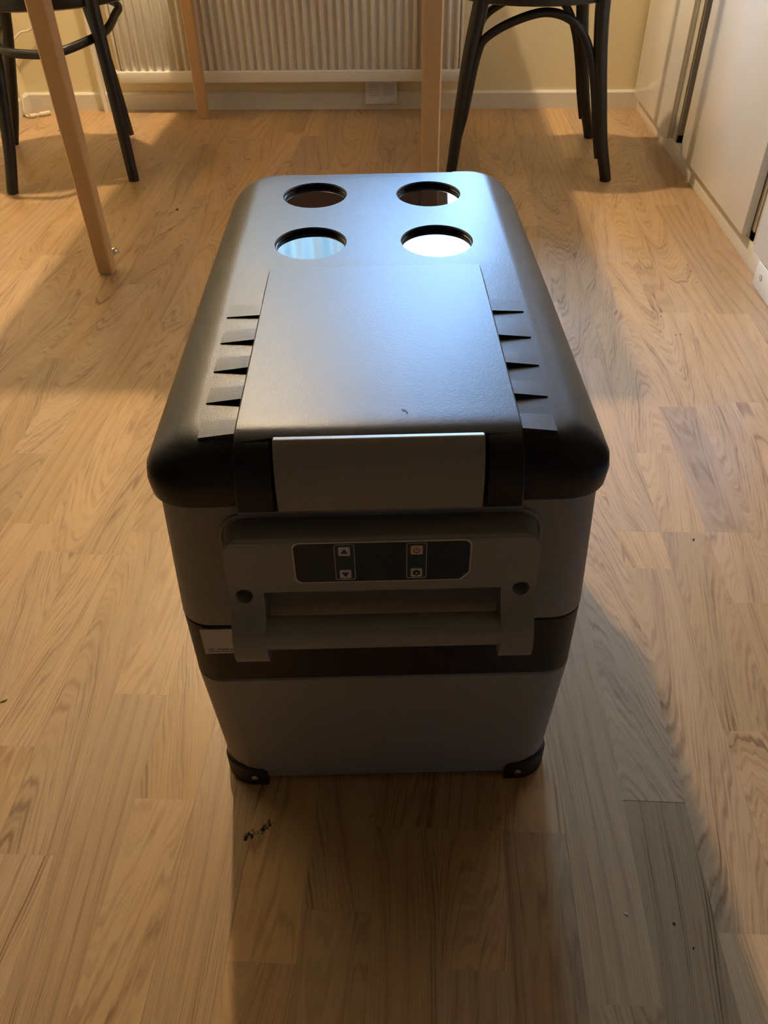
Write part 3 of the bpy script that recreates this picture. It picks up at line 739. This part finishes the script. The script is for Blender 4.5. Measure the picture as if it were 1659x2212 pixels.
# sticker
st = box('label_sticker', -.1475, -.1100, -.0004, .0012, .2120, .2420, 'sticker', fg)
fc_ = bpy.data.curves.new('printed_text', 'FONT'); fc_.body = 'CF - Please scan the Q'; fc_.size = .0036; fc_.extrude = 0.00005
tob = bpy.data.objects.new('tmp', fc_); COL.objects.link(tob); bpy.context.view_layer.update()
tm = bpy.data.meshes.new_from_object(tob.evaluated_get(bpy.context.evaluated_depsgraph_get())); bpy.data.objects.remove(tob)
wd = max(v.co.x for v in tm.vertices)
for v in tm.vertices:
    x, y, z = v.co; v.co = (-.1440+x*(.0335/wd), -.00048-z, .2165+y)
link('printed_text', tm, 'print', st)
bm = bmesh.new(); x = -.1445
while x < -.112:
    w = R.uniform(.001, .0032); add_box(bm, x, x+w, -.00048, -.0002, .2143, .2150); x += w+.0006
from_bm('printed_fine_line', bm, 'print', st)
# corner feet with screws
def foot(sx, front_):
    i = inset(.012)
    cor = rrect(-HW+i-.0035, HW-i+.0035, i-.0035, FL_-i+.0035, .030, 8)
    inn = rrect(-HW+i+.002, HW-i-.002, i+.002, FL_-i-.002, .026, 8)
    q = {(1, 1): 0, (1, 0): 1, (-1, 0): 2, (-1, 1): 3}[(sx, front_)]
    co = cor[q*9:q*9+9]; ci = inn[q*9:q*9+9]
    def ext(L_):
        a, b_ = Vector(L_[0]), Vector(L_[-1])
        da = (Vector(L_[0])-Vector(L_[1])).normalized(); db = (Vector(L_[-1])-Vector(L_[-2])).normalized()
        return L_
    y0 = i-.0035; y1 = FL_-i+.0035; hx = HW-i+.0035
    xin = sx*.1185
    if q == 0: A = [(xin, y0), (xin+.004, y0)]; Bp = [(hx, .045)]; Ai = [(xin, i+.002), (xin+.004, i+.002)]; Bi = [(HW-i-.002, .045)]
    if q == 3: A = [(-hx, .045)]; Bp = [(xin-.004, y0), (xin, y0)]; Ai = [(-HW+i+.002, .045)]; Bi = [(xin-.004, i+.002), (xin, i+.002)]
    if q == 1: A = [(hx, FL_-.045)]; Bp = [(xin, y1)]; Ai = [(HW-i-.002, FL_-.045)]; Bi = [(xin, FL_-i-.002)]
    if q == 2: A = [(xin, y1)]; Bp = [(-hx, FL_-.045)]; Ai = [(xin, FL_-i-.002)]; Bi = [(-HW+i+.002, FL_-.045)]
    o_ = A+list(co)+Bp; n_ = Ai+list(ci)+Bi
    bm = bmesh.new(); N_ = len(o_); rows = []
    for k in range(N_):
        corner = 1.0-abs((k-(N_-1)/2)/((N_-1)/2))
        zt_ = .0205+.010*max(0, min(1, corner*1.4))
        if k in (0, N_-1): zt_ = .0185
        rows.append([bm.verts.new((*n_[k], 0.0)), bm.verts.new((*o_[k], 0.0)), bm.verts.new((*o_[k], zt_-.002)), bm.verts.new((o_[k][0]*.75+n_[k][0]*.25, o_[k][1]*.75+n_[k][1]*.25, zt_)), bm.verts.new((*n_[k], zt_))])
    for a, b_ in zip(rows, rows[1:]):
        for k in range(5): bm.faces.new((a[k], a[(k+1) % 5], b_[(k+1) % 5], b_[k]))
    bm.faces.new(rows[0]); bm.faces.new(rows[-1][::-1])
    f = from_bm('corner_foot', bm, 'rubber', fg, 30)
    if front_:
        bm = bmesh.new(); sxp = sx*.1315; zz = .0125
        add_tube(bm, [(sxp, y0+.0006, zz), (sxp, y0-.0006, zz), (sxp, y0-.0012, zz)], [.0036, .0033, .0022], 16)
        s_ = from_bm('screw', bm, 'steel', f, 30)
    return f
for sx in (-1, 1):
    foot(sx, 1); foot(sx, 0)
for k in range(4): box('base_support', -.05+.1*(k % 2)-.01, -.05+.1*(k % 2)+.01, .15+.2*(k//2), .17+.2*(k//2), 0.0, .0065, 'rubber', fg)

# ================================================================== SMALL THINGS
cp_p = onz(246, 545)
cpz = thing('metal_cap', 'small shiny metal cap lying on the floor behind the table leg', 'cap', (cp_p.x, cp_p.y, 0))
bm = bmesh.new(); add_lathe(bm, [(.0105, 0.0), (.0115, .002), (.011, .006), (.008, .0095), (.003, .011)], 0, 0, 20); from_bm('dome', bm, 'steel', cpz, 50)
bm = bmesh.new(); add_lathe(bm, [(.0125, 0.0), (.0125, .0015), (.010, .0018)], 0, 0, 20); from_bm('rim', bm, 'steel', cpz, 40)
# white cable and inline switch in the corner
cb = thing('power_cable', 'white power cable hanging down the left wall and trailing on the floor', 'cable', (-1.34, 2.86, 0))
co_ = Vector((1.34, -2.86, 0))
cpts = [(-1.12, 2.935, .70), (-1.20, 2.93, .40), ony(72, 54, 2.925), ony(45, 70, 2.92), ony(28, 88, 2.91), ony(18, 102, 2.90), (-1.385, 2.88, .12), (-1.378, 2.86, .05), (-1.376, 2.845, .012), onz(52, 248, .004), onz(64, 253, .004)]
tube('cord', catmull(cpts, 6), .0034, 'cable', cb, 8, off=co_)
a, b_ = onz(65, 252, .006), onz(108, 244, .006); d = (b_-a)
for t0, t1, r_ in ((0, .30, .0075), (.30, .48, .0045), (.48, 1.0, .0085)):
    tube('connector' if r_ > .006 else 'cord_joint', [a+d*t0, a+d*t1], r_*.9, 'cable', cb, 10, off=co_ + Vector((0, 0, .001)))
bs_ = onz(74, 259)
# crumbs and dirt on the floor
def crumb(px, py, size, mat, label, stretch=1.0, ang=0.0, grp='crumbs and specks on the wooden floor'):
    p = onz(px, py); bm = bmesh.new(); bmesh.ops.create_icosphere(bm, subdivisions=1, radius=size)
    for v in bm.verts: v.co *= R.uniform(.7, 1.15); v.co.x *= stretch; v.co.z *= .55
    zmin = min(v.co.z for v in bm.verts); bmesh.ops.translate(bm, verts=bm.verts, vec=(0, 0, -zmin))
    o = from_bm('crumb', bm, mat, None); o.location = (p.x, p.y, 0); o.rotation_euler = (0, 0, ang)
    tag(o, label, 'crumb', grp); return o
crumb(383, 454, .0042, 'crumb_brown', 'brown crumb on the floor between the table leg and the fridge')
crumb(8, 1514, .0022, 'crumb_yellow', 'yellow elongated crumb on the bare floor', 2.0, .6)
crumb(307, 836, .0016, 'crumb_pale', 'white speck on the floor left of the fridge lid', 1.3, 1.2)
for px, py, t_ in ((1456, 1995, 'the larger, nearer the corner foot'), (1498, 2048, 'the smaller, farther from the corner foot')): crumb(px, py, .0011 if py < 2000 else .0008, 'crumb_dark', 'dark speck on the floor before the fridge, '+t_, 1.4, R.uniform(0, 3))
crumb(1353, 1975, .0011, 'crumb_pale', 'pale speck on the floor in front of the fridge', 2.0, -.5)
crumb(801, 1763, .0009, 'crumb_dark', 'tiny dark speck on the floor in the shadow of the fridge')
for px, py in ((1470, 723), (1460, 724)): crumb(px, py, .0013, 'crumb_dark', 'dark speck on the floor midway to the white floor block', 1.5, .4)
crumb(1498, 1166, .0013, 'crumb_dark', 'dark sliver on the floor beside the fridge', 2.4, .9)
crumb(1428, 684, .0014, 'crumb_dark', 'small speck on the floor near the plinth')
crumb(1414, 1254, .0010, 'crumb_pale', 'white dust speck in the shadow on the right of the fridge', 1.5, .9) if False else None
# grey scuff where the laminate is damaged
sp0 = onz(556, 1797)
bm = bmesh.new(); rs = random.Random(4)
for k in range(70):
    t = rs.random(); q = onz(528+60*t, 1806-30*t**1.6) ; s_ = rs.uniform(.0004, .0016); a = rs.uniform(0, 6.28)
    cx = q.x+rs.gauss(0, .0012); cy = q.y+rs.gauss(0, .0022)
    pts = [(cx+s_*rs.uniform(.5, 1.6)*math.cos(a+j*1.2566), cy+s_*rs.uniform(.5, 1.6)*math.sin(a+j*1.2566)) for j in range(5)]
    add_prism(bm, pts, 'z', -.0002, .00012)
sc = from_bm('scuff_flakes', bm, 'scuff', fl); sc['kind'] = 'stuff'
# hair on the lid
h0 = Vector((0, 0, 0)); hp = onz(868, 884, ZT+.0008)
ha = tube('hair', catmull([(0, 0, 0), (.0022, -.0010, 0), (.0036, -.0030, 0), (.0040, -.0050, 0)], 4), .00022, 'crumb_dark', None, 5)
ha.location = hp; tag(ha, 'tiny dark hair lying on the black fridge lid', 'hair')
